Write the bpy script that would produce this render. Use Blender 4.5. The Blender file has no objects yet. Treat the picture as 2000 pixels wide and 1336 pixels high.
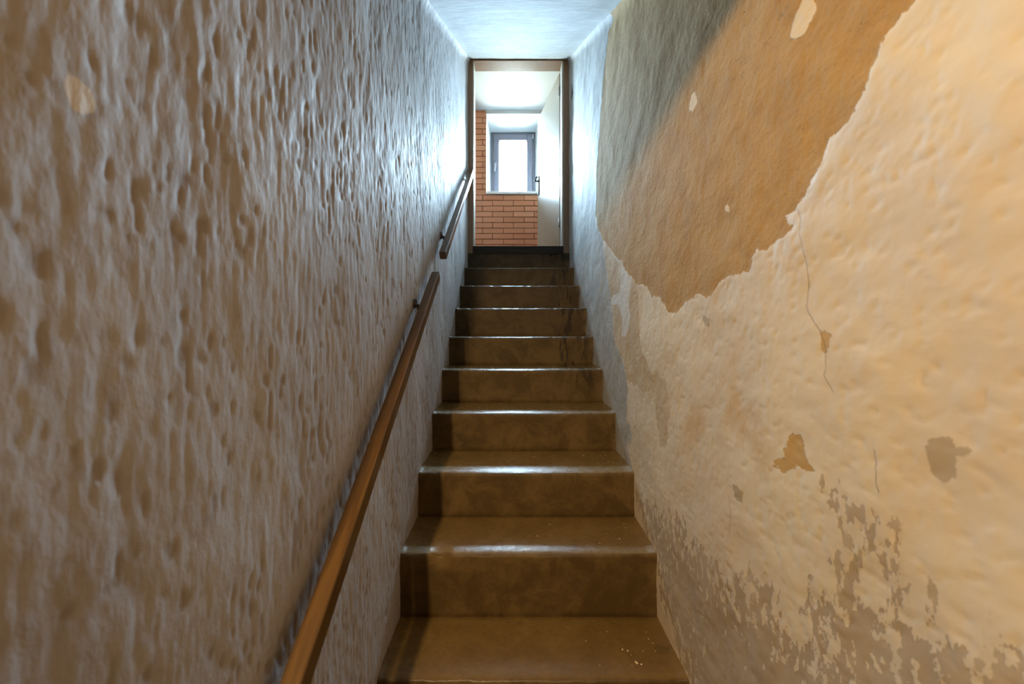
import bpy, bmesh, math, random
import numpy as np
from mathutils import Vector, Matrix

random.seed(7)
SC = bpy.context.scene
COL = SC.collection

# ------------------------------------------------------------------ camera
EYE = 1.34                       # eye height above the lower hall floor
cam_d = bpy.data.cameras.new('camera')
cam = bpy.data.objects.new('camera', cam_d)
COL.objects.link(cam)
cam.location = (0, 0, EYE)
cam.rotation_euler = (math.radians(90), 0, 0)
cam_d.sensor_width = 36.0
cam_d.lens = 36.0 * 700 / 2000   # ultra wide, about 12.6 mm
cam_d.shift_y = -28 / 2000
cam_d.clip_start = 0.02
cam_d.dof.use_dof = True
cam_d.dof.focus_distance = 1.9
cam_d.dof.aperture_fstop = 2.8
SC.camera = cam

# ------------------------------------------------------------------ world, lights, exposure
SKY = 430.0
w = bpy.data.worlds.new('overcast_sky')
SC.world = w
w.use_nodes = True
nt = w.node_tree
nt.nodes.clear()
o_ = nt.nodes.new('ShaderNodeOutputWorld')
bg = nt.nodes.new('ShaderNodeBackground')
tc = nt.nodes.new('ShaderNodeTexCoord')
sx = nt.nodes.new('ShaderNodeSeparateXYZ')
rp = nt.nodes.new('ShaderNodeValToRGB')
nt.links.new(tc.outputs['Generated'], sx.inputs[0])
nt.links.new(sx.outputs['Z'], rp.inputs[0])
rp.color_ramp.elements[0].position = 0.0
rp.color_ramp.elements[0].color = (0.12, 0.13, 0.11, 1)     # ground outside
rp.color_ramp.elements[1].position = 0.05
rp.color_ramp.elements[1].color = (0.57, 0.78, 1.0, 1)      # even overcast sky
nt.links.new(rp.outputs[0], bg.inputs['Color'])
bg.inputs['Strength'].default_value = SKY
nt.links.new(bg.outputs[0], o_.inputs[0])

portal_d = bpy.data.lights.new('window_portal', 'AREA')
portal_d.shape = 'RECTANGLE'
portal_d.size, portal_d.size_y = 0.75, 1.2
portal_d.cycles.is_portal = True
portal = bpy.data.objects.new('window_portal', portal_d)
portal.location = (0.015, 5.56, EYE + 2.47)
portal.rotation_euler = (math.radians(-90), 0, 0)
COL.objects.link(portal)

# the warm lamp of the lower hall, behind the viewer
lamp_d = bpy.data.lights.new('hall_lamp', 'AREA')
lamp_d.shape = 'ELLIPSE'
lamp_d.size, lamp_d.size_y = 0.07, 0.24
lamp_d.color = (1.0, 0.70, 0.36)
lamp_d.energy = 64
lamp = bpy.data.objects.new('hall_lamp', lamp_d)
lamp.location = (-0.515, -1.15, EYE + 0.995)
lamp.rotation_euler = Vector((0.30, 1.0, -0.25)).to_track_quat('-Z', 'Y').to_euler()
COL.objects.link(lamp)

SC.view_settings.view_transform = 'Standard'
SC.view_settings.look = 'None'
SC.view_settings.gamma = 1.0
SC.view_settings.use_curve_mapping = False
SC.view_settings.exposure = 0.0
SC.cycles.max_bounces = 9
SC.cycles.diffuse_bounces = 6
SC.cycles.transparent_max_bounces = 12
SC.cycles.caustics_reflective = False
SC.cycles.caustics_refractive = False
SC.cycles.use_denoising = True
SC.cycles.use_adaptive_sampling = True
SC.cycles.adaptive_threshold = 0.02
SC.cycles.sample_clamp_indirect = 20

# ------------------------------------------------------------------ helpers
def tag(o, label=None, cat=None, kind=None, group=None):
    if label: o['label'] = label
    if cat: o['category'] = cat
    if kind: o['kind'] = kind
    if group: o['group'] = group
    return o

def link(name, me, mat, parent=None, smooth=False):
    if mat is not None and not me.materials: me.materials.append(mat)
    if smooth: me.polygons.foreach_set('use_smooth', [True] * len(me.polygons))
    o = bpy.data.objects.new(name, me)
    COL.objects.link(o)
    if parent is not None: o.parent = parent
    return o

def empty(name, loc=(0, 0, 0)):
    o = bpy.data.objects.new(name, None)
    o.location = loc
    o.empty_display_size = 0.1
    COL.objects.link(o)
    return o

def bm_box(bm, lo, hi, bevel=0.0, seg=1, mat4=None):
    c = [(a + b) / 2 for a, b in zip(lo, hi)]
    s = [b - a for a, b in zip(lo, hi)]
    r = bmesh.ops.create_cube(bm, size=1.0, matrix=Matrix.Translation(c) @ Matrix.Diagonal((*s, 1)))
    vs = r['verts']
    if bevel > 0:
        es = list({e for v in vs for e in v.link_edges})
        rr = bmesh.ops.bevel(bm, geom=es, offset=bevel, segments=seg, profile=0.5, affect='EDGES', clamp_overlap=True)
        vs = list({v for f in rr['faces'] for v in f.verts} | {v for v in vs if v.is_valid})
    if mat4 is not None:
        bmesh.ops.transform(bm, matrix=mat4, verts=vs)
    return vs

def mesh_of(bm, name):
    bmesh.ops.recalc_face_normals(bm, faces=bm.faces)
    me = bpy.data.meshes.new(name)
    bm.to_mesh(me)
    bm.free()
    return me

def box(name, lo, hi, mat, parent=None, bevel=0.0, seg=1, mat4=None):
    bm = bmesh.new()
    bm_box(bm, lo, hi, bevel, seg, mat4)
    return link(name, mesh_of(bm, name), mat, parent)

def boxes(name, lst, mat, parent=None, bevel=0.0):
    bm = bmesh.new()
    for lo, hi in lst: bm_box(bm, lo, hi, bevel)
    return link(name, mesh_of(bm, name), mat, parent)

def bm_cyl(bm, p0, p1, r0, r1=None, n=20, bevel=0.0):
    p0, p1 = Vector(p0), Vector(p1)
    d = p1 - p0
    q = d.to_track_quat('Z', 'Y').to_matrix().to_4x4()
    r = bmesh.ops.create_cone(bm, cap_ends=True, segments=n, radius1=r0, radius2=r0 if r1 is None else r1,
                              depth=d.length, matrix=Matrix.Translation((p0 + p1) / 2) @ q)
    if bevel:
        es = [e for e in {e for v in r['verts'] for e in v.link_edges} if any(len(f.verts) > 4 for f in e.link_faces)]
        bmesh.ops.bevel(bm, geom=es, offset=bevel, segments=2, affect='EDGES')

def bm_tube(bm, pts, rad, n=10):
    pts = [Vector(p) for p in pts]
    rings = []
    for i, p in enumerate(pts):
        t = (pts[min(i + 1, len(pts) - 1)] - pts[max(i - 1, 0)]).normalized()
        a = t.orthogonal().normalized() if i == 0 else (rings_a - t * rings_a.dot(t)).normalized()
        rings_a = a
        b = t.cross(a)
        rr = rad[i] if isinstance(rad, (list, tuple)) else rad
        rings.append([bm.verts.new(p + (a * math.cos(2 * math.pi * k / n) + b * math.sin(2 * math.pi * k / n)) * rr) for k in range(n)])
    for u, v in zip(rings[:-1], rings[1:]):
        for k in range(n):
            bm.faces.new((u[k], u[(k + 1) % n], v[(k + 1) % n], v[k]))
    bm.faces.new(rings[0][::-1]); bm.faces.new(rings[-1])

# value noise in numpy, used for the relief of the hand-made plaster and cement
def _h(ix, iy, seed):
    n = (ix.astype(np.int64) * 374761393 + iy.astype(np.int64) * 668265263 + seed * 1442695041) & 0x7fffffff
    n = ((n ^ (n >> 13)) * 1274126177) & 0x7fffffff
    n = ((n ^ (n >> 16)) * 2246822519) & 0x7fffffff
    return (n & 0xffff) / 65535.0

def vnoise(x, y, seed=0):
    x = np.asarray(x, float); y = np.asarray(y, float)
    ix = np.floor(x); iy = np.floor(y)
    fx = x - ix; fy = y - iy
    ux = fx ** 3 * (fx * (fx * 6 - 15) + 10); uy = fy ** 3 * (fy * (fy * 6 - 15) + 10)
    a = _h(ix, iy, seed); b = _h(ix + 1, iy, seed); c = _h(ix, iy + 1, seed); d = _h(ix + 1, iy + 1, seed)
    return (a * (1 - ux) + b * ux) * (1 - uy) + (c * (1 - ux) + d * ux) * uy

def fbm(x, y, seed=0, oct=4, lac=2.1, gain=0.5):
    s = 0; a = 1; t = 0
    for i in range(oct):
        s = s + a * vnoise(x * lac ** i + 17.3 * i, y * lac ** i + 5.1 * i, seed + i * 31)
        t += a; a *= gain
    return s / t

def sstep(a, b, x):
    t = np.clip((x - a) / (b - a), 0, 1)
    return t * t * (3 - 2 * t)

def poly_sdf(px, py, poly):
    """signed distance to a closed outline, positive inside"""
    d2 = np.full(px.shape, 1e9)
    ins = np.zeros(px.shape, bool)
    n = len(poly)
    for i in range(n):
        x0, y0 = poly[i]; x1, y1 = poly[(i + 1) % n]
        ex, ey = x1 - x0, y1 - y0
        t = np.clip(((px - x0) * ex + (py - y0) * ey) / max(ex * ex + ey * ey, 1e-12), 0, 1)
        d2 = np.minimum(d2, (px - x0 - t * ex) ** 2 + (py - y0 - t * ey) ** 2)
        if y1 != y0:
            c = ((y0 > py) != (y1 > py)) & (px < (x1 - x0) * (py - y0) / (y1 - y0) + x0)
            ins ^= c
    d = np.sqrt(d2)
    return np.where(ins, d, -d)

def line_side(px, py, pts):
    """signed sideways distance to an open, mostly vertical crack; large beyond its ends"""
    pts = sorted(pts, key=lambda p: p[1])
    zs = np.array([p[1] for p in pts]); ys = np.array([p[0] for p in pts])
    d = px - np.interp(py, zs, ys)
    over = np.maximum(np.maximum(zs[0] - py, py - zs[-1]), 0)
    return np.where(over > 0, np.sign(d + 1e-9) * (np.abs(d) + over * 2 + 0.01), d)

# ------------------------------------------------------------------ materials
class NT:
    def __init__(s, name):
        s.m = bpy.data.materials.new(name); s.m.use_nodes = True
        s.t = s.m.node_tree; s.t.nodes.clear()
        s.out = s.t.nodes.new('ShaderNodeOutputMaterial')
        s.b = s.t.nodes.new('ShaderNodeBsdfPrincipled')
        s.t.links.new(s.b.outputs[0], s.out.inputs[0])
    def put(s, sock, v):
        if isinstance(v, bpy.types.NodeSocket): s.t.links.new(v, sock)
        elif v is not None:
            if hasattr(sock.default_value, '__len__') and not hasattr(v, '__len__'): v = (v, v, v)
            if hasattr(sock.default_value, '__len__') and len(sock.default_value) == 4 and len(v) == 3: v = (*v, 1)
            sock.default_value = v
    def n(s, kind, ins=None, out=0, **kw):
        nd = s.t.nodes.new('ShaderNode' + kind)
        for k, v in kw.items(): setattr(nd, k, v)
        for k, v in (ins or {}).items(): s.put(nd.inputs[k], v)
        return nd.outputs[out]
    def math(s, op, a, b=None, c=None, clamp=False):
        nd = s.t.nodes.new('ShaderNodeMath'); nd.operation = op; nd.use_clamp = clamp
        for i, v in enumerate((a, b, c)):
            if v is not None: s.put(nd.inputs[i], v)
        return nd.outputs[0]
    def mix(s, f, a, b, mode='MIX'):
        nd = s.t.nodes.new('ShaderNodeMix'); nd.data_type = 'RGBA'; nd.blend_type = mode
        s.put(nd.inputs[0], f); s.put(nd.inputs[6], a); s.put(nd.inputs[7], b)
        return nd.outputs[2]
    def ss(s, x, a, b, lo=0.0, hi=1.0):
        return s.n('MapRange', {0: x, 1: a, 2: b, 3: lo, 4: hi}, interpolation_type='SMOOTHSTEP')
    def attr(s, name): return s.n('Attribute', out=2, attribute_name=name)
    def obj(s, scale=(1, 1, 1)):
        c = s.n('TexCoord', out=3)
        return s.n('Mapping', {0: c, 3: scale})
    def noise(s, v, scale, detail=4, rough=0.55, dist=0.0):
        return s.n('TexNoise', {'Vector': v, 'Scale': scale, 'Detail': detail, 'Roughness': rough, 'Distortion': dist})
    def bump(s, h, strength=0.3, dist=0.01, normal=None):
        ins = {'Strength': strength, 'Distance': dist, 'Height': h}
        if normal is not None: ins['Normal'] = normal
        return s.n('Bump', ins)
    def set(s, color=None, rough=None, normal=None, metal=None, spec=None, coat=None, coat_rough=None):
        for k, v in (('Base Color', color), ('Roughness', rough), ('Normal', normal), ('Metallic', metal),
                     ('Specular IOR Level', spec), ('Coat Weight', coat), ('Coat Roughness', coat_rough)):
            if v is not None: s.put(s.b.inputs[k], v)
        return s.m

def mat_left_plaster():
    k = NT('roughcast_plaster')
    v = k.obj()
    pit = k.attr('pit'); chip = k.attr('chip')
    vs = k.obj((1, 1, 0.42))
    n1 = k.noise(vs, 55, 4, 0.6)
    n2 = k.noise(k.obj((1, 1, .5)), 2.2, 4, 0.6)
    base = k.mix(k.ss(n2, .35, .68), (.45, .43, .435), (.58, .57, .58))
    base = k.mix(k.ss(n1, .52, .72, 0, .28), base, (.29, .225, .18))
    base = k.mix(k.math('MULTIPLY', pit, .45), base, (.24, .17, .11))
    base = k.mix(k.ss(chip, -.001, .001), base, (.78, .70, .58))
    n3 = k.noise(vs, 160, 3, .6)
    h = k.math('ADD', k.math('MULTIPLY', n1, 1.0), k.math('MULTIPLY', n3, .35))
    return k.set(base, k.ss(n1, .3, .7, .60, .76), k.bump(h, .5, .003), spec=.40)

def mat_right_plaster():
    k = NT('peeling_plaster')
    v = k.obj()
    e1 = k.noise(v, 26, 5, .65)
    e2 = k.noise(v, 120, 3, .6)
    edge = k.math('ADD', k.math('MULTIPLY', k.math('SUBTRACT', e1, .5), .075), k.math('MULTIPLY', k.math('SUBTRACT', e2, .5), .030))
    def mask(name, amp=1.0, soft=.0012):
        return k.ss(k.math('ADD', k.attr(name), k.math('MULTIPLY', edge, amp)), -soft, soft)
    big = k.noise(v, 1.7, 4, .6)
    mid = k.noise(v, 9, 4, .6)
    fine = k.noise(v, 90, 4, .7)
    cream = k.mix(k.ss(big, .38, .66), (.70, .60, .48), (.80, .71, .57))
    cream = k.mix(k.ss(mid, .55, .75, 0, .35), cream, (.66, .50, .33))
    ochre = k.mix(k.ss(mid, .35, .7), (.52, .335, .14), (.45, .272, .10))
    ochre = k.mix(k.ss(fine, .54, .72, 0, .6), ochre, (.34, .22, .085))
    gray = k.mix(k.ss(mid, .4, .65), (.40, .40, .39), (.48, .48, .46))
    tan = k.mix(k.ss(mid, .4, .65), (.55, .42, .27), (.62, .50, .35))
    # damp zone: grey brown cement showing between lens shaped flakes of cream paint
    fl = k.noise(k.n('Mapping', {0: k.n('TexCoord', out=3), 2: (math.radians(-38), 0, 0), 3: (1, 2.1, .8)}), 16, 4, .6)
    damp_c = k.mix(k.ss(mid, .4, .65), (.42, .33, .24), (.50, .41, .31))
    d_sd = k.math('ADD', k.attr('damp'), k.math('MULTIPLY', k.math('SUBTRACT', fl, .52), .26))
    m_damp = k.ss(d_sd, -.003, .003)
    fk = k.noise(k.n('Mapping', {0: k.n('TexCoord', out=3), 2: (math.radians(-30), 0, 0), 3: (1, 1.5, .8)}), 34, 3, .6)
    thr = k.ss(k.attr('damp'), 0.0, .22, .50, .66)
    m_damp = k.math('MULTIPLY', m_damp, k.ss(k.math('SUBTRACT', fk, thr), -.004, .012, 1, .12))
    m_ochre = mask('ochre', .55)
    m_gray = mask('gray', .5)
    m_tan = mask('tan', 1.0)
    m_wa = mask('white', .45)
    m_oc2 = mask('ochre_small', .6)
    m_cr = mask('cream_in', .25)
    m_bl = mask('blotch', .30)
    st = k.ss(k.math('ADD', k.attr('stain'), k.math('MULTIPLY', k.math('SUBTRACT', mid, .5), .25)), -.03, .05, 0, .55)
    c = cream
    c = k.mix(st, c, (.60, .40, .20))
    c = k.mix(k.math('MULTIPLY', m_tan, .8), c, tan)
    c = k.mix(m_gray, c, gray)
    c = k.mix(m_wa, c, (.72, .69, .65))
    c = k.mix(k.math('MULTIPLY', m_damp, .85), c, damp_c)
    c = k.mix(k.math('MULTIPLY', m_bl, .85), c, (.46, .37, .26))
    c = k.mix(m_oc2, c, (.58, .38, .16))
    c = k.mix(m_ochre, c, ochre)
    c = k.mix(m_cr, c, (.78, .68, .53))
    crk = k.math('ABSOLUTE', k.math('ADD', k.attr('crack'), k.math('MULTIPLY', k.math('SUBTRACT', e1, .5), .008)))
    m_ck = k.ss(crk, .0004, .0018, 1, 0)
    c = k.mix(k.math('MULTIPLY', m_ck, .5), c, (.27, .17, .08))
    hole = mask('hole', .2, .004)
    c = k.mix(hole, c, (.05, .04, .03))
    # scattered hair cracks in the bare ochre
    vor = k.n('TexVoronoi', {'Vector': k.n('VectorMath', {0: v, 1: k.n('TexNoise', {'Vector': v, 'Scale': 8.0, 'Detail': 3.0}, out=1)}, operation='ADD'), 'Scale': 5.5}, feature='DISTANCE_TO_EDGE')
    hair = k.math('MULTIPLY', k.ss(vor, .004, .016, 1, 0), k.math('MULTIPLY', k.ss(k.noise(v, 6.5, 2), .50, .62), m_ochre))
    c = k.mix(k.math('MULTIPLY', hair, .55), c, (.26, .15, .05))
    # relief: paint layers stand proud of what they have peeled from
    lay = k.math('SUBTRACT', 1.0, k.math('MAXIMUM', m_ochre, k.math('MAXIMUM', m_oc2, k.math('MULTIPLY', m_damp, .45))))
    lay = k.math('ADD', lay, k.math('ADD', k.math('MULTIPLY', m_wa, .5), m_cr))
    lay = k.math('SUBTRACT', lay, k.math('ADD', k.math('MULTIPLY', m_ck, .8), k.math('MULTIPLY', hair, .6)))
    lay = k.math('SUBTRACT', lay, k.math('MULTIPLY', hole, 3.0))
    h = k.math('ADD', lay, k.math('ADD', k.math('MULTIPLY', mid, .8), k.math('MULTIPLY', fine, k.math('ADD', .3, k.math('MULTIPLY', m_ochre, 1.3)))))
    rough = k.math('SUBTRACT', k.math('ADD', .62, k.math('MULTIPLY', m_ochre, .3)), k.math('MULTIPLY', m_gray, -.12))
    return k.set(c, rough, k.bump(h, .55, .0018), spec=.35)

def mat_ceiling():
    k = NT('ceiling_whitewash')
    n = k.noise(k.obj((1, .4, 1)), 6, 5, .65)
    f = k.noise(k.obj((.35, 1, 1)), 40, 4, .6)
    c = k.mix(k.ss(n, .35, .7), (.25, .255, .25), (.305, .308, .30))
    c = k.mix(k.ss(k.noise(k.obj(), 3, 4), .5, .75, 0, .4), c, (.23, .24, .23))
    return k.set(c, .8, k.bump(k.math('ADD', n, f), .5, .006), spec=.2)

def mat_cement():
    k = NT('brown_cement_paint')
    v = k.obj()
    n = k.noise(v, 6.5, 6, .7, .5)
    f = k.noise(k.obj((1, 2, 1)), 60, 4, .7)
    c = k.mix(k.ss(n, .38, .64), (.076, .045, .013), (.138, .088, .030))
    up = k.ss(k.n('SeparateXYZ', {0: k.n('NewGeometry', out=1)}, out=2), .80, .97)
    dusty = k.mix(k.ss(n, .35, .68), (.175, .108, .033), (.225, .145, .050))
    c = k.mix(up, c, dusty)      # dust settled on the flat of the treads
    c = k.mix(k.ss(f, .5, .8, 0, .4), c, (.055, .034, .014))
    # lamp falloff painted into the colour: steps darken with height
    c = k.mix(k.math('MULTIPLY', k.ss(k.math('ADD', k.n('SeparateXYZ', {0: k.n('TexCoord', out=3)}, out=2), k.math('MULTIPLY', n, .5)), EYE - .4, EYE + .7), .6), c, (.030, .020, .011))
    # water runs down the risers near the right hand wall, on the upper steps only
    sp = k.n('SeparateXYZ', {0: k.n('TexCoord', out=3)}, out=0)
    spz = k.n('SeparateXYZ', {0: k.n('TexCoord', out=3)}, out=2)
    run = k.noise(k.obj((6, .6, 1.3)), 4.2, 4, .65, .8)
    win = k.math('MULTIPLY', k.ss(sp, .20, .30), k.ss(sp, .42, .52, 1, 0))
    win = k.math('MULTIPLY', win, k.ss(spz, EYE - .5, EYE - .2))
    c = k.mix(k.math('MULTIPLY', win, k.ss(run, .52, .60, 0, .85)), c, (.016, .010, .006))
    # paler scuffed plaster smears against the right hand wall
    sm = k.math('MULTIPLY', k.ss(sp, .44, .53), k.ss(k.noise(k.obj((1.6, 1, .8)), 9, 4, .6), .50, .62, 0, .6))
    c = k.mix(sm, c, (.20, .14, .075))
    c = k.mix(k.ss(k.noise(k.obj((1, 1, .8)), 7.5, 3, .6), .62, .78, 0, .6), c, (.038, .024, .011))
    sc = k.ss(k.noise(k.obj((1, 2, 5)), 30, 3, .6), .3, .7, .24, .36)
    sc = k.math('ADD', sc, k.ss(k.n('SeparateXYZ', {0: k.n('NewGeometry', out=1)}, out=2), .5, .88, .36, 0))
    h = k.math('ADD', k.math('MULTIPLY', n, .5), f)
    return k.set(c, sc, k.bump(h, .30, .003), spec=k.ss(k.n('SeparateXYZ', {0: k.n('NewGeometry', out=1)}, out=2), .5, .88, .30, .65))

def mat_wood(name, c1, c2, rough=.35, scale=(30, 2.0, 30), coat=.4):
    k = NT(name)
    g = k.noise(k.obj(scale), 1.5, 5, .6, .6)
    c = k.mix(k.ss(g, .35, .68), c1, c2)
    f = k.noise(k.obj((8, 8, 8)), 12, 3)
    c = k.mix(k.ss(f, .6, .8, 0, .3), c, tuple(x * .5 for x in c1))
    return k.set(c, rough, k.bump(g, .15, .002), coat=coat, coat_rough=.2)

def mat_brick():
    k = NT('red_clinker_brick')
    r = k.n('ObjectInfo', out=5)
    n = k.noise(k.obj(), 40, 4, .6)
    c = k.mix(r, (.56, .215, .10), (.64, .28, .145))
    c = k.mix(k.ss(n, .4, .75, 0, .3), c, (.56, .21, .10))
    return k.set(c, .55, k.bump(n, .25, .002))

def mat_plain(name, col, rough=.5, var=.08, scale=12, bump=.1, metal=0.0, coat=None):
    k = NT(name)
    n = k.noise(k.obj(), scale, 4, .6)
    c = k.mix(n, tuple(x * (1 - var) for x in col), tuple(min(1, x * (1 + var)) for x in col))
    return k.set(c, rough, k.bump(n, bump, .002), metal=metal, coat=coat)

def mat_glass():
    k = NT('window_glass')
    t = k.t
    tr = t.nodes.new('ShaderNodeBsdfTransparent'); tr.inputs[0].default_value = (.95, .98, .97, 1)
    gl = t.nodes.new('ShaderNodeBsdfGlossy'); gl.inputs['Roughness'].default_value = .02
    fr = t.nodes.new('ShaderNodeFresnel'); fr.inputs[0].default_value = 1.45
    mx = t.nodes.new('ShaderNodeMixShader')
    t.links.new(fr.outputs[0], mx.inputs[0]); t.links.new(tr.outputs[0], mx.inputs[1]); t.links.new(gl.outputs[0], mx.inputs[2])
    t.links.new(mx.outputs[0], k.out.inputs[0])
    return k.m

M_LEFT = mat_left_plaster()
M_RIGHT = mat_right_plaster()
M_CEIL = mat_ceiling()
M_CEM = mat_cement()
M_RAIL = mat_wood('varnished_rail_wood', (.085, .041, .010), (.140, .072, .017), .30, (40, 3, 3))
M_FRAME = mat_wood('brown_frame_wood', (.27, .135, .065), (.35, .185, .095), .42, (40, 40, 2))
M_SILLWOOD = mat_wood('dark_threshold_wood', (.022, .015, .010), (.042, .029, .019), .85, (2, 30, 30), 0.0)
M_LINING = mat_plain('cream_lining_paint', (.72, .68, .60), .4)
M_LEAF = mat_plain('cream_door_paint', (.52, .48, .40), .35, .03, 5, .04)
M_WIN = mat_plain('grey_brown_window_paint', (.15, .14, .165), .4, .06)
M_WHITE = mat_plain('white_reveal_plaster', (.62, .63, .63), .6, .03)
M_ROOMC = mat_plain('white_room_ceiling', (.56, .57, .57), .7, .02)
M_SILL = mat_plain('pale_window_sill', (.82, .85, .86), .35, .05)
M_BRICK = mat_brick()
M_MORT = mat_plain('red_brown_mortar', (.26, .09, .045), .9, .15, 40)
M_ROOMW = mat_plain('beige_room_wall', (.46, .43, .39), .8, .06)
M_ROOMF = mat_plain('honey_room_floor', (.60, .33, .12), .5, .1)
M_HALLW = mat_plain('hall_plaster', (.24, .20, .16), .8, .08, 5)
M_HALLF = mat_plain('hall_cement_floor', (.12, .085, .05), .5, .15, 6)
M_BLACK = mat_plain('black_handle_metal', (.012, .012, .013), .75, .05, 30, .02)
M_BLACK.node_tree.nodes['Principled BSDF'].inputs['Specular IOR Level'].default_value = .12
M_STEEL = mat_plain('brushed_steel', (.70, .70, .70), .3, .04, 30, .02, .9)
M_BRKT = mat_plain('dark_bracket_iron', (.12, .10, .085), .45, .1, 40, .05, .7)
M_PLATE = mat_plain('pale_bracket_plate', (.55, .53, .50), .4, .08, 40, .05, .5)
M_CRUMB = mat_plain('plaster_crumb', (.72, .62, .45), .8)
M_GLASS = mat_glass()

# ------------------------------------------------------------------ dimensions (heights relative to the eye, then lifted)
XL, XR = -0.434, 0.566
ND = [1.157, 1.403, 1.673, 1.967, 2.240, 2.499, 2.751, 3.010, 3.290]      # nosing distances
NZ = [-1.132, -.882, -.674, -.466, -.259, -.061, .153, .357, .555]        # nosing heights
NZ = [z + EYE for z in NZ]
YD = 3.556                      # door plane
ZT = EYE + .808                 # upper floor
def ceil_z(y): return EYE + 1.657 + .578 * (y - 1.813)
def stair_z(y): return float(np.interp(y, [0, ND[0]] + ND[1:] + [YD], [0, NZ[0]] + NZ[1:] + [ZT]))

# ------------------------------------------------------------------ stairwell side walls with real relief
ys = [0.25]
while ys[-1] < YD:
    ys.append(ys[-1] + .0028 + .0021 * max(ys[-1], 0.15))
ys[-1] = YD
ys = np.array(ys)
zs = np.arange(0.0, EYE + 2.80, .0052)
YY, ZZ = np.meshgrid(ys, zs, indexing='ij')

def side_wall(name, x0, out, h, attrs, mat):
    """grid wall at x0; `out` = -1 when the room is on +x; h = relief outward from the room (m)"""
    ny, nz = len(ys), len(zs)
    top = np.array([ceil_z(max(y, .45)) + .10 for y in ys]); bot = np.array([stair_z(y + .02) - .50 for y in ys])
    top = np.where(ys < .5, EYE + 1.25, top)
    keep_v = (ZZ < top[:, None]) & (ZZ > np.minimum(bot, .6)[:, None] * 0 + np.minimum(bot, 99)[:, None])
    co = np.stack([x0 + out * h, YY, ZZ], -1).reshape(-1, 3)
    idx = np.arange(ny * nz).reshape(ny, nz)
    kq = keep_v[:-1, :-1] & keep_v[1:, :-1] & keep_v[:-1, 1:] & keep_v[1:, 1:]
    q = np.stack([idx[:-1, :-1], idx[1:, :-1], idx[1:, 1:], idx[:-1, 1:]], -1)[kq]
    if out > 0: q = q[:, ::-1]
    used = np.zeros(ny * nz, bool); used[q.ravel()] = True
    remap = np.cumsum(used) - 1
    co = co[used]; q = remap[q]
    # solid body of the wall behind the plaster skin
    xa, xb = sorted((x0 + out * .03, x0 + out * .17))
    bx = np.array([(x, y, z) for x in (xa, xb) for y in (ys[0], YD) for z in (0, EYE + 3.2)])
    n0 = len(co)
    co = np.concatenate([co, bx])
    bq = np.array([(0, 1, 3, 2), (4, 6, 7, 5), (0, 4, 5, 1), (2, 3, 7, 6), (0, 2, 6, 4), (1, 5, 7, 3)]) + n0
    q = np.concatenate([q, bq])
    me = bpy.data.meshes.new(name)
    me.vertices.add(len(co)); me.vertices.foreach_set('co', co.ravel())
    me.loops.add(q.size); me.loops.foreach_set('vertex_index', q.ravel().astype(np.int32))
    me.polygons.add(len(q)); me.polygons.foreach_set('loop_start', np.arange(0, q.size, 4, dtype=np.int32))
    me.polygons.foreach_set('use_smooth', np.ones(len(q), bool))
    me.update(calc_edges=True)
    for an, av in attrs.items():
        a = me.attributes.new(an, 'FLOAT', 'POINT')
        vals = np.concatenate([av.reshape(-1)[used], np.full(8, -1.0)])
        a.data.foreach_set('value', vals.astype(np.float32))
    me.validate()
    return link(name, me, mat)

# left: roughcast pulled upwards, pitted
fade = 1.0 - .55 * sstep(2.2, 3.3, YY)
wy = YY + .008 * (fbm(YY / .03, ZZ / .05, 81, 2) - .5); wz = ZZ + .02 * (fbm(YY / .03, ZZ / .05, 83, 2) - .5)
b1 = vnoise(wy / .0075, wz / .026, 1)
b2 = fbm(wy / .020, wz / .060, 2, 2)
b3 = fbm(YY / .16, ZZ / .26, 3, 3)
pits = sstep(.60, .84, vnoise(wy / .0095 + 9, wz / .027 + 4, 5)) * sstep(.40, .62, fbm(YY / .06, ZZ / .10, 6, 2))
scr = sstep(.6, .9, vnoise(wy / .006 + 40, wz / .09, 8))
hl = fade * (.0007 * b1 + .0017 * b2 + .0012 * pits + .0006 * scr) + .008 * (b3 - .5) + .002
# rounded inner corner to the ceiling
ct = np.array([ceil_z(max(y, .45)) for y in ys])[:, None] - ZZ
hl = hl - .022 * np.clip(1 - np.maximum(ct, 0) / .07, 0, 1) ** 2.2
chipL = poly_sdf(YY, ZZ, [(.352, 1.600), (.356, 1.590), (.372, 1.588), (.378, 1.574), (.372, 1.562), (.358, 1.556), (.350, 1.568)])
chipL = chipL + .004 * (vnoise(YY / .006, ZZ / .006, 12) - .5)
dotL = poly_sdf(YY, ZZ, [(.5605, 1.033), (.5645, 1.032), (.565, 1.027), (.561, 1.026)])
wl = side_wall('wall_left', XL, -1, hl, {'pit': np.clip(pits * 1.0 + .35 * sstep(.6, .95, b1) + (dotL > -.001) * 1.0, 0, 1), 'chip': chipL}, M_LEFT)
tag(wl, 'left stairwell wall of rough pitted grey brown roughcast plaster', 'wall', 'structure')

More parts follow.
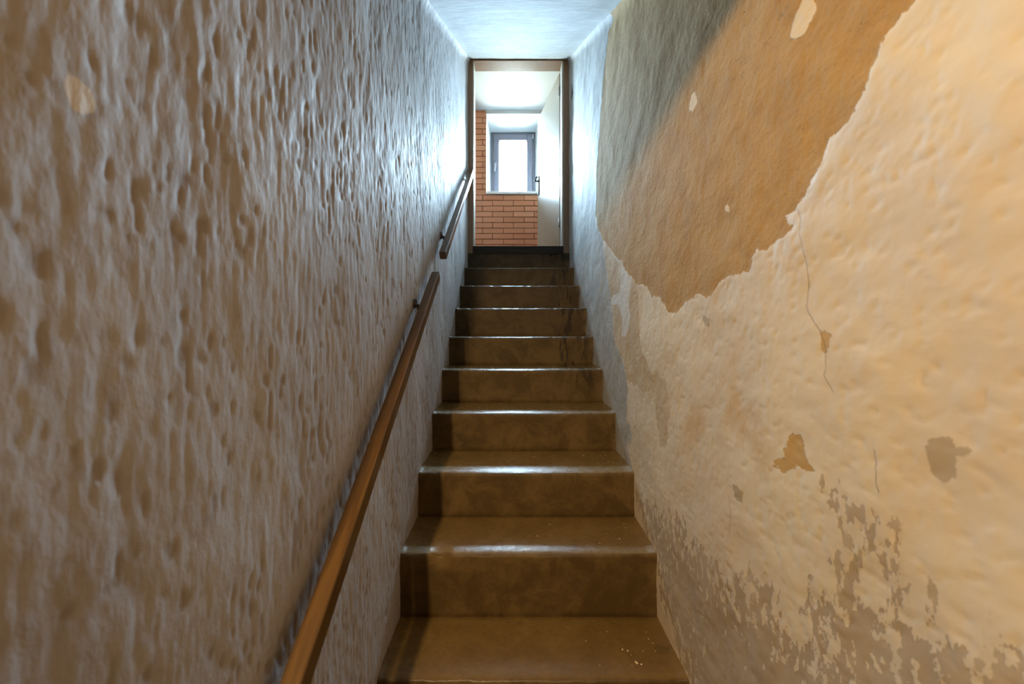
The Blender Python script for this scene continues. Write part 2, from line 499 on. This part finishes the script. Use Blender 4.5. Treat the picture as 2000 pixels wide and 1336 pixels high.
# right: flat plaster in peeling layers
P = {
    'ochre': [(1.981, 3.321), (2.011, 3.064), (2.107, 3.08), (2.201, 2.944), (2.303, 2.689), (2.401, 2.403), (2.446, 2.109), (2.358, 1.997), (2.226, 1.881), (2.107, 1.816), (1.981, 1.736), (1.851, 1.679), (1.785, 1.62), (1.665, 1.564), (1.63, 1.536), (1.512, 1.513), (1.457, 1.465), (1.39, 1.459), (1.33, 1.424), (1.299, 1.392), (1.254, 1.387), (1.223, 1.399), (1.183, 1.421), (1.116, 1.436), (1.08, 1.446), (1.045, 1.421), (1.016, 1.442), (0.962, 1.471), (0.921, 1.478), (0.858, 1.475), (0.85, 1.492), (0.843, 1.511), (0.829, 1.518), (0.814, 1.519), (0.774, 1.517), (0.765, 1.526), (0.727, 1.537), (0.723, 1.547), (0.745, 1.569), (0.718, 1.578), (0.713, 1.589), (0.698, 1.591), (0.689, 1.606), (0.672, 1.623), (0.66, 1.644), (0.652, 1.666), (0.646, 1.68), (0.627, 1.682), (0.605, 1.693), (0.59, 1.706), (0.576, 1.718), (0.57, 1.739), (0.561, 1.757), (0.553, 1.779), (0.539, 1.787), (0.521, 1.798), (0.505, 1.801), (0.477, 1.838), (0.477, 1.981), (0.6, 2.63)],
    'gray': [(3.773, 5.329), (1.981, 3.321), (2.011, 3.064), (2.107, 3.08), (2.201, 2.944), (2.303, 2.689), (2.401, 2.403), (2.446, 2.109), (2.358, 1.997), (2.226, 1.881), (2.201, 1.78), (2.177, 1.726), (2.13, 1.629), (2.085, 1.549), (2.021, 1.398), (2.011, 1.326), (1.971, 1.256), (1.887, 1.205), (1.817, 1.148), (1.785, 1.085), (1.761, 1.038), (1.769, 0.961), (1.777, 0.883), (1.73, 0.875), (1.693, 0.832), (1.723, 0.779), (1.769, 0.764), (1.753, 0.739), (1.665, 0.65), (1.981, 0.491), (3.773, 1.34)],
    'tan': [(2.226, 1.881), (2.107, 1.816), (1.981, 1.736), (1.851, 1.679), (1.785, 1.62), (1.665, 1.564), (1.617, 1.525), (1.598, 1.431), (1.585, 1.295), (1.548, 1.229), (1.478, 1.171), (1.441, 1.149), (1.321, 1.151), (1.278, 1.048), (1.321, 0.887), (1.366, 0.891), (1.436, 1.053), (1.585, 1.068), (1.785, 1.085), (1.817, 1.148), (1.971, 1.256), (2.021, 1.398), (2.085, 1.549), (2.177, 1.726), (2.201, 1.78)],
    'damp': [(1.686, 0.581), (1.604, 0.602), (1.548, 0.577), (1.495, 0.618), (1.366, 0.653), (1.334, 0.631), (1.278, 0.683), (1.201, 0.705), (1.148, 0.684), (1.065, 0.683), (0.99, 0.706), (0.948, 0.693), (0.9, 0.72), (0.871, 0.755), (0.792, 0.763), (0.748, 0.718), (0.707, 0.774), (0.672, 0.86), (0.65, 0.885), (0.624, 0.939), (0.6, 0.988), (0.574, 0.995), (0.566, 0.968), (0.574, 0.922), (0.543, 0.914), (0.502, 0.946), (0.486, 0.972), (0.466, 0.967), (0.445, 0.965), (0.426, 0.975), (0.411, 0.97), (0.396, 0.966), (0.3, 0.95), (0.3, 0.14), (1.101, 0.145), (1.467, 0.397)],
    'damp_b': [(0.647, 1.064), (0.629, 1.061), (0.61, 1.066), (0.583, 1.061), (0.556, 1.066), (0.546, 1.052), (0.53, 1.051), (0.527, 1.024), (0.527, 0.956), (0.535, 0.935), (0.539, 1.001), (0.539, 1.036), (0.558, 1.029), (0.57, 1.006), (0.574, 0.991), (0.6, 0.976), (0.619, 0.977), (0.637, 0.985), (0.637, 1.031)],
    'white_a': [(1.826, 1.684), (1.753, 1.661), (1.723, 1.611), (1.679, 1.604), (1.708, 1.535), (1.738, 1.464), (1.708, 1.389), (1.738, 1.34), (1.785, 1.289), (1.851, 1.3), (1.843, 1.393), (1.887, 1.421), (1.905, 1.462), (2.021, 1.467), (2.074, 1.503), (2.021, 1.525), (1.887, 1.518), (1.869, 1.594), (1.851, 1.644)],
    'white_b': [(2.042, 1.856), (1.952, 1.82), (1.923, 1.752), (1.869, 1.714), (1.905, 1.68), (1.961, 1.732), (2.021, 1.802)],
    'cream_a': [(0.698, 1.983), (0.674, 1.959), (0.67, 1.934), (0.683, 1.921), (0.695, 1.908), (0.714, 1.915), (0.73, 1.932), (0.724, 1.953), (0.711, 1.97)],
    'cream_b': [(1.132, 2.076), (1.107, 2.07), (1.094, 2.028), (1.126, 2.015), (1.148, 2.037)],
    'cream_c': [(0.957, 1.665), (0.939, 1.659), (0.937, 1.644), (0.955, 1.648)],
    'blotch': [(0.488, 1.185), (0.477, 1.193), (0.466, 1.198), (0.462, 1.195), (0.461, 1.185), (0.453, 1.187), (0.448, 1.193), (0.444, 1.189), (0.445, 1.182), (0.45, 1.175), (0.456, 1.175), (0.458, 1.16), (0.463, 1.148), (0.472, 1.134), (0.476, 1.139), (0.486, 1.142), (0.49, 1.147), (0.489, 1.166)],
    'grayspot': [(1.077, 1.38), (1.048, 1.373), (1.016, 1.363), (1.001, 1.357), (1.029, 1.355), (1.034, 1.339), (1.054, 1.346)],
    'spot_d': [(0.921, 0.935), (0.907, 0.938), (0.88, 0.935), (0.884, 0.91), (0.905, 0.903), (0.917, 0.908)],
    'ochre_b': [(0.734, 1.12), (0.7, 1.132), (0.693, 1.112), (0.69, 1.089), (0.672, 1.076), (0.66, 1.066), (0.683, 1.062), (0.714, 1.06), (0.741, 1.042), (0.774, 1.039), (0.774, 1.053), (0.75, 1.077)],
    'ochre_c': [(0.656, 1.329), (0.65, 1.331), (0.641, 1.322), (0.642, 1.303), (0.648, 1.292), (0.655, 1.298)],
    'stain_a': [(1.15, 1.10), (1.07, 1.10), (1.04, 1.04), (1.10, .97), (1.16, 1.02)],
    'stain_b': [(.92, 1.16), (.78, 1.13), (.80, 1.02), (.93, 1.05)],
    'hole': [(3.445, 3.545), (3.386, 3.638), (3.329, 3.604), (3.329, 3.528), (3.416, 3.511)],
}
def S(*names): return np.maximum.reduce([poly_sdf(YY, ZZ, P[n]) for n in names])
cracks = [[(0.716, 1.581), (0.706, 1.552), (0.706, 1.522), (0.699, 1.49), (0.69, 1.458), (0.688, 1.419), (0.691, 1.38), (0.685, 1.367), (0.66, 1.335), (0.647, 1.303), (0.645, 1.266), (0.65, 1.252), (0.631, 1.227)],
          [(1.116, 2.105), (1.107, 2.059), (1.065, 1.994), (1.029, 1.935), (1.021, 1.891), (0.99, 1.849), (0.981, 1.774)],
          [(.560, 1.15), (.556, 1.10), (.552, 1.085)], [(.94, .90), (.93, .86), (.935, .80)]]
ckv = np.full(YY.shape, .05)
for c_ in cracks:
    d_ = line_side(YY, ZZ, c_)
    ckv = np.where(np.abs(d_) < np.abs(ckv), d_, ckv)
sd_ochre = S('ochre')
hr = .0018 * fbm(YY / .030, ZZ / .032, 21, 3) + .012 * (fbm(YY / .34, ZZ / .38, 22, 3) - .5) + .0035 * (fbm(YY / .11, ZZ / .10, 24, 2) - .5)
hr = hr + .0009 * sstep(-.004, .004, sd_ochre + .012 * (fbm(YY / .04, ZZ / .04, 30, 3) - .5)) + .001
hr = hr + .0011 * (fbm(YY / .014, ZZ / .012, 33, 3) - .5) * sstep(-.003, .006, sd_ochre)
hr = hr + .0009 * sstep(.62, .85, fbm(YY / .016, ZZ / .013, 26, 2)) * (sd_ochre < 0)
hr = hr - .022 * np.clip(1 - np.maximum(ct, 0) / .07, 0, 1) ** 2.2
wr = side_wall('wall_right', XR, +1, hr, {
    'ochre': sd_ochre, 'gray': S('gray'), 'tan': S('tan'), 'damp': S('damp', 'damp_b'), 'white': S('white_a', 'white_b'),
    'cream_in': S('cream_a', 'cream_b', 'cream_c'), 'blotch': S('blotch', 'grayspot', 'spot_d'), 'ochre_small': S('ochre_b', 'ochre_c'),
    'stain': S('stain_a', 'stain_b'), 'hole': S('hole'), 'crack': ckv}, M_RIGHT)
tag(wr, 'right stairwell wall with cream paint peeling off ochre plaster', 'wall', 'structure')

# ------------------------------------------------------------------ sloping ceiling
def sloped_ceiling():
    Y0, nx, ny = .54, 60, 160
    bm = bmesh.new()
    xs = np.linspace(XL - .06, XR + .06, nx + 1); yy = np.linspace(Y0, YD + .01, ny + 1)
    X, Y = np.meshgrid(xs, yy, indexing='ij')
    h = .004 * fbm(X / .10, Y / .05, 41, 4) + .010 * (fbm(X / .4, Y / .4, 44, 2) - .5)
    e = np.minimum(X - XL, XR - X)
    h = h - .010 * np.clip(1 - np.maximum(e, 0) / .06, 0, 1) ** 2
    Z = ceil_z(Y) + h
    g = [[bm.verts.new((X[i, j], Y[i, j], Z[i, j])) for j in range(ny + 1)] for i in range(nx + 1)]
    t = [[bm.verts.new((X[i, j], Y[i, j], ceil_z(Y[i, j]) + .18)) for j in (0, ny)] for i in (0, nx)]
    for i in range(nx):
        for j in range(ny): bm.faces.new((g[i][j], g[i][j + 1], g[i + 1][j + 1], g[i + 1][j]))
    bm.faces.new((t[0][0], t[1][0], t[1][1], t[0][1]))
    bm.faces.new([g[i][0] for i in range(nx + 1)] + [t[1][0], t[0][0]])
    bm.faces.new([g[i][ny] for i in range(nx, -1, -1)] + [t[0][1], t[1][1]])
    bm.faces.new([g[0][j] for j in range(ny, -1, -1)] + [t[0][0], t[0][1]])
    bm.faces.new([g[nx][j] for j in range(ny + 1)] + [t[1][1], t[1][0]])
    me = mesh_of(bm, 'ceiling')
    return link('ceiling', me, M_CEIL, smooth=True)
tag(sloped_ceiling(), 'white plastered ceiling sloping up over the stairs', 'ceiling', 'structure')

# lower hall behind the viewer: the place the warm lamp hangs in
HZ = EYE + 1.2
tag(box('ceiling', (-1.7, -2.3, HZ), (.75, .56, HZ + .1), M_HALLW), 'flat ceiling of the lower hall before the stairs', 'ceiling', 'structure')
tag(box('beam', (XL - .05, .40, EYE + .854), (XR + .05, .54, HZ + .05), M_HALLW), 'low plastered beam where the sloping ceiling starts', 'beam', 'structure')
tag(box('floor', (-1.7, -2.3, -.1), (.75, 1.25, 0), M_HALLF), 'brown cement floor at the foot of the stairs', 'floor', 'structure')
boxes_hall = [((-1.8, -2.3, 0), (-1.7, .3, HZ)), ((-1.8, .25, 0), (XL - .03, .40, HZ)), ((-1.8, -2.4, 0), (.75, -2.3, HZ)), ((XR, -2.3, 0), (.75, .25, HZ))]
tag(boxes('wall_hall', boxes_hall, M_HALLW), 'plastered walls of the lower hall behind the stairs', 'wall', 'structure')

# ------------------------------------------------------------------ staircase
stairs = empty('staircase', ((XL + XR) / 2, ND[0], 0))
tag(stairs, 'worn brown painted cement staircase rising steeply to the doorway', 'staircase')
def step_mesh(k):
    y0, zt = ND[k], NZ[k]
    zb = NZ[k - 1] if k else 0.0
    y1 = ND[k + 1] if k < 8 else YD
    # (y, z, kind)  kind: r riser, n nosing, t tread, b hidden body
    prof = [(y0, zb - .004, 'c'), (y0, zb + .022, 'r'),
            (y0 + .001, zb + (zt - zb) * .35, 'r'), (y0, zb + (zt - zb) * .7, 'r'), (y0 - .001, zt - .045, 'r'), (y0 - .002, zt - .0170, 'n')]
    for a in (18, 36, 52, 66):
        r = .0118; t = math.radians(a)
        prof.append((y0 - .002 + r * (1 - math.cos(t)), zt - .0166 + r * math.sin(t), 'n'))
    yq, zq = prof[-1][0], prof[-1][1]
    for dy, sl in ((.006, 18), (.008, 12), (.010, 7.5), (.012, 3)):
        yq += dy; zq = min(zt, zq + dy * math.tan(math.radians(sl)))
        prof.append((yq, zq, 't'))
    prof += [(y0 + .058, zt, 't'), (y0 + (y1 - y0) * .35, zt, 't'), (y0 + (y1 - y0) * .65, zt, 't'),
             (y1 - .02, zt, 't'), (y1 + .04, zt, 't'), (y1 + .04, zb - .03, 'b'), (y0 + .03, zb - .03, 'b')]
    if k == 0: prof[-2:] = [(y1 + .04, .001, 'b'), (y0 + .03, .0005, 'b')]
    xs = np.concatenate([np.linspace(XL - .012, XL + .035, 8)[:-1], np.linspace(XL + .035, XR - .045, 84)[:-1], np.linspace(XR - .045, XR + .012, 9)])
    bm = bmesh.new(); rows = []
    ox, oz = stairs.location.x, stairs.location.z
    for x in xs:
        eL, eR = max(x - XL, 0), max(XR - x, 0)
        cv = .003 * max(1 - eL / .022, 0) ** 2 + .005 * max(1 - eR / .036, 0) ** 1.4
        row = []
        wob = float(vnoise(x / .05, k * 3.1, 60)) - .5; wob2 = float(vnoise(x / .012, k * 5.7, 61)) - .5; sag = float(vnoise(x / .3, k * 1.7, 63)) - .5
        worn = .0035 * math.exp(-((x - .05) / .28) ** 2)
        chip = 0.0
        if k == 1: chip = .013 * float(sstep(-.325, -.300, x) * (1 - sstep(-.265, -.235, x))) * (.75 + .5 * float(vnoise(x / .012, 3.3, 65)))
        if k in (5, 6, 7): chip += .006 * float(sstep(.72, .8, vnoise(x / .04, k * 7.7, 66)))
        for (y, z, t) in prof:
            if t == 'n':
                z += .0028 * wob + .0016 * wob2 - worn - chip; y += .0022 * wob + .0015 * wob2 + chip * .7
            elif t == 't':
                f = max(0, 1 - (y - y0) / .06)
                z += .002 * sag - worn * f - chip * f * .8
            elif t == 'r':
                y += .003 * sag + .001 * wob
            if t in 'nt': z += cv
            if t in 'rcn': y -= cv * (.9 if t != 'n' else .5)
            row.append(bm.verts.new((x - ox, y - stairs.location.y, z - oz)))
        rows.append(row)
    m = len(prof)
    for a, b in zip(rows[:-1], rows[1:]):
        for j in range(m): bm.faces.new((a[j], a[(j + 1) % m], b[(j + 1) % m], b[j]))
    bm.faces.new(rows[0][::-1]); bm.faces.new(rows[-1])
    return mesh_of(bm, 'step')
for k in range(9):
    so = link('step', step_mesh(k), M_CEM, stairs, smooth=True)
# last riser below the door sill
box('riser', (XL - .004 - stairs.location.x, YD - .005 - ND[0], NZ[8] - .05), (XR + .004 - stairs.location.x, YD + .10 - ND[0], EYE + .739), M_CEM, stairs, .004)

# ------------------------------------------------------------------ door frame, door and threshold
fr = empty('trim_1', (0, YD, ZT))
tag(fr, 'brown wooden door frame around the opening at the stair top', 'door frame', 'structure')
YB = YD + .154
def fbox(name, lo, hi, mat, bevel=.002): 
    d = Vector((0, YD, ZT)); return box(name, Vector(lo) - d, Vector(hi) - d, mat, fr, bevel)
fbox('jamb', (XL - .005, YD, EYE + .722), (-.388, YB, EYE + 2.70), M_FRAME)
fbox('jamb', (.510, YD, EYE + .722), (XR + .005, YB, EYE + 2.70), M_FRAME)
fbox('head', (-.388, YD + .004, EYE + 2.652), (.510, YB, EYE + 2.692), M_FRAME)
fbox('jamb_lining', (-.388, YD + .012, ZT), (-.380, YB, EYE + 2.652), M_LINING, .001)
fbox('jamb_lining', (.496, YD + .012, ZT), (.510, YB - .03, EYE + 2.652), M_LINING, .001)
fbox('threshold', (-.388, YD - .012, EYE + .735), (.510, YB + .02, ZT), M_SILLWOOD, .004)
fbox('wedge', (.36, YD - .020, EYE + .724), (.455, YD + .004, EYE + .742), M_SILLWOOD, .003)

door = empty('door_1', (.490, YB + .005, ZT + .012))
tag(door, 'cream painted door standing open into the bright room', 'door', 'structure')
door.rotation_euler = (0, 0, math.radians(90 + 11))
DW, DH = .861, 1.822
leaf = box('leaf', (0, -.04, 0), (DW, 0, DH), M_LEAF, door, .003)
# local: x along the leaf from the hinge, +y = the face turned to the doorway
bm = bmesh.new()
bm_box(bm, (DW - .080, 0, .845), (DW - .028, .010, 1.085), .003)
plate = link('handle_plate', mesh_of(bm, 'handle_plate'), M_BLACK, door)
bm = bmesh.new()
bm_cyl(bm, (DW - .055, .008, 1.020), (DW - .055, .016, 1.020), .013)
bm_tube(bm, [(DW - .055, .005, 1.020), (DW - .055, .035, 1.020), (DW - .056, .048, 1.020), (DW - .066, .055, 1.020), (DW - .085, .057, 1.021), (DW - .165, .056, 1.024), (DW - .178, .052, 1.024)], [.009, .009, .0095, .010, .010, .009, .007])
link('handle', mesh_of(bm, 'handle'), M_BLACK, door, smooth=True)
bm = bmesh.new()
bm_cyl(bm, (DW - .055, .006, .925), (DW - .055, .0115, .925), .008)
link('keyhole', mesh_of(bm, 'keyhole'), M_STEEL, door, smooth=True)
for hz in (.22, 1.58):
    bm = bmesh.new()
    bm_cyl(bm, (-.004, .004, hz), (-.004, .004, hz + .09), .008, bevel=.002)
    link('hinge', mesh_of(bm, 'hinge'), M_STEEL, door, smooth=True)

# ------------------------------------------------------------------ the room beyond
YW = 4.90                        # face of the brick wall
ZC = EYE + 2.975
WX0, WX1, WZ0, WZ1 = -.350, .392, EYE + 1.812, EYE + 2.922      # recess opening
YF = 5.39                        # window plane
tag(box('ceiling', (-2.4, YD, ZC), (1.5, 5.7, ZC + .15), M_ROOMC), 'white flat ceiling of the room beyond the door', 'ceiling', 'structure')
tag(box('floor', (-2.4, YD + .13, ZT - .15), (1.5, 5.7, ZT - .002), M_ROOMF), 'floor of the room beyond the door', 'floor', 'structure')
tag(boxes('wall_room', [((-2.4, YD, ZT - .2), (XL - .006, YB, ZC)), ((XR + .006, YD, ZT - .2), (1.5, YB, ZC)), ((XL - .01, YD + .002, EYE + 2.695), (XR + .01, YB, ZC)),
                        ((-2.4, YD, ZT - .2), (-2.25, 5.7, ZC)), ((1.35, YD, ZT - .2), (1.5, 5.7, ZC))], M_ROOMW), 'plain side walls of the room beyond the door', 'wall', 'structure')
wb = boxes('wall_back', [((-2.4, YW + .016, ZT - .2), (WX0 - .004, 5.7, ZC)), ((WX1 + .004, YW + .016, ZT - .2), (1.5, 5.7, ZC)),
                         ((WX0 - .004, YW + .016, ZT - .2), (WX1 + .004, 5.7, WZ0)), ((WX0 - .004, YW + .016, WZ1 + .02), (WX1 + .004, 5.7, ZC))], M_MORT)
tag(wb, 'red brick wall of the far room around the window recess', 'wall', 'structure')
# bricks: running bond, 28.5 x 7.55 cm, each its own piece
PX, PZ, J = .285, .0755, .008
_bc = {}
def brick(x0, x1, z0, z1):
    key = (round(x1 - x0, 4), round(z1 - z0, 4))
    if key not in _bc:
        bm = bmesh.new()
        bm_box(bm, (-key[0] / 2, 0, -key[1] / 2), (key[0] / 2, .05, key[1] / 2), .0025)
        _bc[key] = mesh_of(bm, 'brick')
    o = link('brick', _bc[key], M_BRICK, wb)
    o.location = ((x0 + x1) / 2, YW + random.uniform(-.0012, .0022), (z0 + z1) / 2)
ztop = EYE + 1.815
r = 0
zrow = ztop - 14 * PZ
while zrow < ZC - .01:
    z0, z1 = zrow + J / 2, min(zrow + PZ - J / 2, ZC - .001)
    n_from_sill = round((ztop - zrow) / PZ) - 1        # 0 = first course below the sill
    off = -.402 if n_from_sill % 2 == 0 else -.266
    if z1 > ZT and z1 - z0 > .015:
        for i in range(-3, 6):
            x0, x1 = off + PX * i + J / 2, off + PX * (i + 1) - J / 2
            if x1 < -.95 or x0 > 1.1: continue
            if z0 > WZ0 - .012 and z0 < ZC:
                if x0 < WX0 and x1 > WX0 - .003:
                    if WX0 - .006 - x0 > .02: brick(x0, WX0 - .006, z0, z1)
                    if x1 > WX1 + .03: brick(WX1 + .006, x1, z0, z1)
                    continue
                if x0 < WX1 and x1 > WX0:
                    if x1 > WX1 + .03: brick(WX1 + .006, x1, z0, z1)
                    continue
            brick(x0, x1, z0, z1)
    zrow += PZ
# white plastered recess: splayed cheeks, head and lintel band
def recess():
    bm = bmesh.new()
    bx0, bx1, bz0, bz1 = -.318, .346, EYE + 1.78, EYE + 2.945
    f = [(WX0, YW - .004, WZ0 + .04), (WX1, YW - .004, WZ0 + .04), (WX1, YW - .004, WZ1), (WX0, YW - .004, WZ1)]
    b = [(bx0, YF + .10, bz0), (bx1, YF + .10, bz0), (bx1, YF + .10, bz1), (bx0, YF + .10, bz1)]
    F = [bm.verts.new(p) for p in f]; B = [bm.verts.new(p) for p in b]
    of = [(WX0 - .005, YW - .004, WZ0 + .02), (WX1 + .005, YW - .004, WZ0 + .02), (WX1 + .005, YW - .004, ZC), (WX0 - .005, YW - .004, ZC)]
    ob = [(x, YF + .28, z) for x, _, z in of]
    O = [bm.verts.new(p) for p in of]; OB = [bm.verts.new(p) for p in ob]
    for i, j in ((1, 2), (2, 3), (3, 0), (0, 1)):
        bm.faces.new((F[i], F[j], B[j], B[i])); bm.faces.new((O[i], O[j], F[j], F[i])); bm.faces.new((O[j], O[i], OB[i], OB[j])); bm.faces.new((B[i], B[j], OB[j], OB[i]))
    return link('reveal', mesh_of(bm, 'reveal'), M_WHITE, wb)
recess()

win = empty('window_1', (.014, YF, EYE + 1.86))
tag(win, 'small casement window with grey brown frame deep in the white recess', 'window', 'structure')
wo = Vector(win.location)
def wbox(name, lo, hi, mat, parent=win, bevel=.002): return box(name, Vector(lo) - wo, Vector(hi) - wo, mat, parent, bevel)
FX0, FX1, FZ0, FZ1 = -.300, .331, EYE + 1.80, EYE + 2.926
bm = bmesh.new()
def ring(bm, x0, x1, z0, z1, t, ya, yb, bev=.003):
    for lo, hi in (((x0, ya, z0), (x0 + t, yb, z1)), ((x1 - t, ya, z0), (x1, yb, z1)), ((x0 + t, ya, z1 - t), (x1 - t, yb, z1)), ((x0 + t, ya, z0), (x1 - t, yb, z0 + t))):
        bm_box(bm, Vector(lo) - wo, Vector(hi) - wo, bev)
ring(bm, FX0 - .03, FX1 + .03, FZ0 - .03, FZ1 + .02, .075, YF + .012, YF + .08)
frame = link('frame', mesh_of(bm, 'frame'), M_WIN, win)
bm = bmesh.new()
ring(bm, FX0 + .022, FX1 - .022, FZ0 + .02, FZ1 - .022, .086, YF - .012, YF + .045, .006)
sash = link('sash', mesh_of(bm, 'sash'), M_WIN, win)
pane = wbox('pane', (FX0 + .10, YF + .014, FZ0 + .10), (FX1 - .10, YF + .020, FZ1 - .10), M_GLASS, sash, 0)
bm = bmesh.new()
hc = Vector((-.248, YF - .014, EYE + 2.43)) - wo
bm_box(bm, hc + Vector((-.014, -.010, -.035)), hc + Vector((.014, .002, .035)), .004)
hp = link('handle_plate', mesh_of(bm, 'handle_plate'), M_STEEL, sash)
bm = bmesh.new()
bm_tube(bm, [hc + Vector(p) for p in ((.002, -.008, .014), (.003, -.034, .014), (.006, -.040, .024), (0.0, -.042, -.03), (-.006, -.042, -.085), (-.008, -.040, -.10))], [.008, .008, .011, .012, .011, .009])
link('handle', mesh_of(bm, 'handle'), M_STEEL, sash, smooth=True)
bm = bmesh.new()
hx = Vector((FX1 - .016, YF - .004, EYE + 2.87)) - wo
bm_cyl(bm, hx + Vector((0, -.006, -.035)), hx + Vector((0, -.006, .035)), .009, bevel=.002)
bm_box(bm, hx + Vector((-.012, -.014, -.030)), hx + Vector((-.004, .004, -.012)), .002)
link('hinge', mesh_of(bm, 'hinge'), M_STEEL, frame)
wbox('window_sill', (WX0 - .004, YW - .030, EYE + 1.820), (WX1 + .004, YF + .02, EYE + 1.857), M_SILL, win, .004)

# ------------------------------------------------------------------ handrails
RX0, RX1, RH, SL = -.410, -.371, .046, .762
def rail_top(y): return EYE + .286 + SL * (y - 1.827)
def handrail(y0, y1, label, brackets):
    base = Vector(((RX0 + RX1) / 2, y0, rail_top(y0)))
    t = empty('handrail', base)
    tag(t, label, 'handrail', group=None)
    L = math.hypot(y1 - y0, SL * (y1 - y0)); n = max(8, int(L / .05))
    dirv = Vector((0, 1, SL)).normalized(); up = Vector((0, -SL, 1)).normalized()
    c = .0035
    sec = [(-.0195 + c, 0), (.0195 - c, 0), (.0195 - c * .3, -c * .3), (.0195, -c), (.0195, -RH + c), (.0195 - c, -RH), (-.0195 + c, -RH), (-.0195, -RH + c), (-.0195, -c), (-.0195 + c * .3, -c * .3)]
    bm = bmesh.new(); rings = []
    for i in range(n + 1):
        s = L * i / n
        wv = .0008 * (float(vnoise(s / .06, 2.2, 71)) - .5)
        inset = .93 if i in (0, n) else 1
        so = .004 if i == 1 else (-.004 if i == n - 1 else 0)
        so = (L / n - .003) * -1 if i == 1 else so
        so = (L / n - .003) if i == n - 1 else so
        p = dirv * (s + so)
        rings.append([bm.verts.new(p + Vector((x * inset + wv, 0, 0)) + up * ((z + RH / 2) * inset - RH / 2)) for x, z in sec])
    m = len(sec)
    for a, b in zip(rings[:-1], rings[1:]):
        for j in range(m): bm.faces.new((a[j], a[(j + 1) % m], b[(j + 1) % m], b[j]))
    bm.faces.new(rings[0][::-1]); bm.faces.new(rings[-1])
    link('rail', mesh_of(bm, 'rail'), M_RAIL, t)
    for yb, mat in brackets:
        zc = rail_top(yb)
        bm = bmesh.new()
        bm_tube(bm, [Vector(q) - base for q in ((XL - .005, yb, zc - .004), (XL + .014, yb, zc - .012), (XL + .020, yb, zc - .040), (XL + .028, yb, zc - .066), (XL + .043, yb, zc - .0625))], [.007, .007, .0065, .007, .008])
        bm_box(bm, Vector((RX0 + .006, yb - .028, zc - RH - .0145)) - base, Vector((RX1 - .006, yb + .028, zc - RH - .0105)) - base, .001,
               mat4=Matrix.Translation(Vector((0, yb, zc - RH)) - base) @ Matrix.Rotation(math.atan(SL), 4, 'X') @ Matrix.Translation(base - Vector((0, yb, zc - RH))))
        b = link('bracket', mesh_of(bm, 'bracket'), mat, t, smooth=False)
        bm = bmesh.new()
        bm_cyl(bm, Vector((XL - .006, yb, zc - .004)) - base, Vector((XL + .006, yb, zc - .004)) - base, .024, .020, 22, .002)
        link('wall_plate', mesh_of(bm, 'wall_plate'), mat if mat is M_BRKT else M_PLATE, b)
    return t
handrail(.28, 1.827, 'lower brown varnished wooden handrail running from the foot to mid stairs', [(.46, M_BRKT), (1.60, M_BRKT)])
handrail(2.009, 3.50, 'upper brown wooden handrail running from mid stairs up to the door frame', [(2.20, M_BRKT), (3.20, M_PLATE)])

# ------------------------------------------------------------------ crumbs of fallen plaster on the treads
bm = bmesh.new()
rc = random.Random(3)
def crumb(x, y, k, s):
    z = NZ[k] + s * .25
    r = bmesh.ops.create_icosphere(bm, subdivisions=1, radius=s)
    mt = Matrix.Translation((x, y, z)) @ Matrix.Rotation(rc.uniform(0, 3), 4, 'Z') @ Matrix.Diagonal((rc.uniform(.7, 1.5), rc.uniform(.6, 1.1), .45, 1))
    for v in r['verts']:
        v.co *= rc.uniform(.7, 1.25)
    bmesh.ops.transform(bm, matrix=mt, verts=r['verts'])
for i in range(38):
    k = rc.choice((0, 0, 0, 1, 1, 2, 2, 3)); u = rc.random()
    x = XR - .06 - .42 * u * u
    crumb(x, ND[k] + rc.uniform(.04, .22), k, rc.uniform(.0012, .0032))
crumb(.420, 1.21, 0, .0052); crumb(.435, 1.205, 0, .0040); crumb(.405, 1.255, 0, .0042); crumb(.388, 1.26, 0, .0036)
me = mesh_of(bm, 'plaster_crumbs')
tag(link('plaster_crumbs', me, M_CRUMB), 'pale crumbs of fallen plaster scattered on the stair treads', 'crumbs', 'stuff')
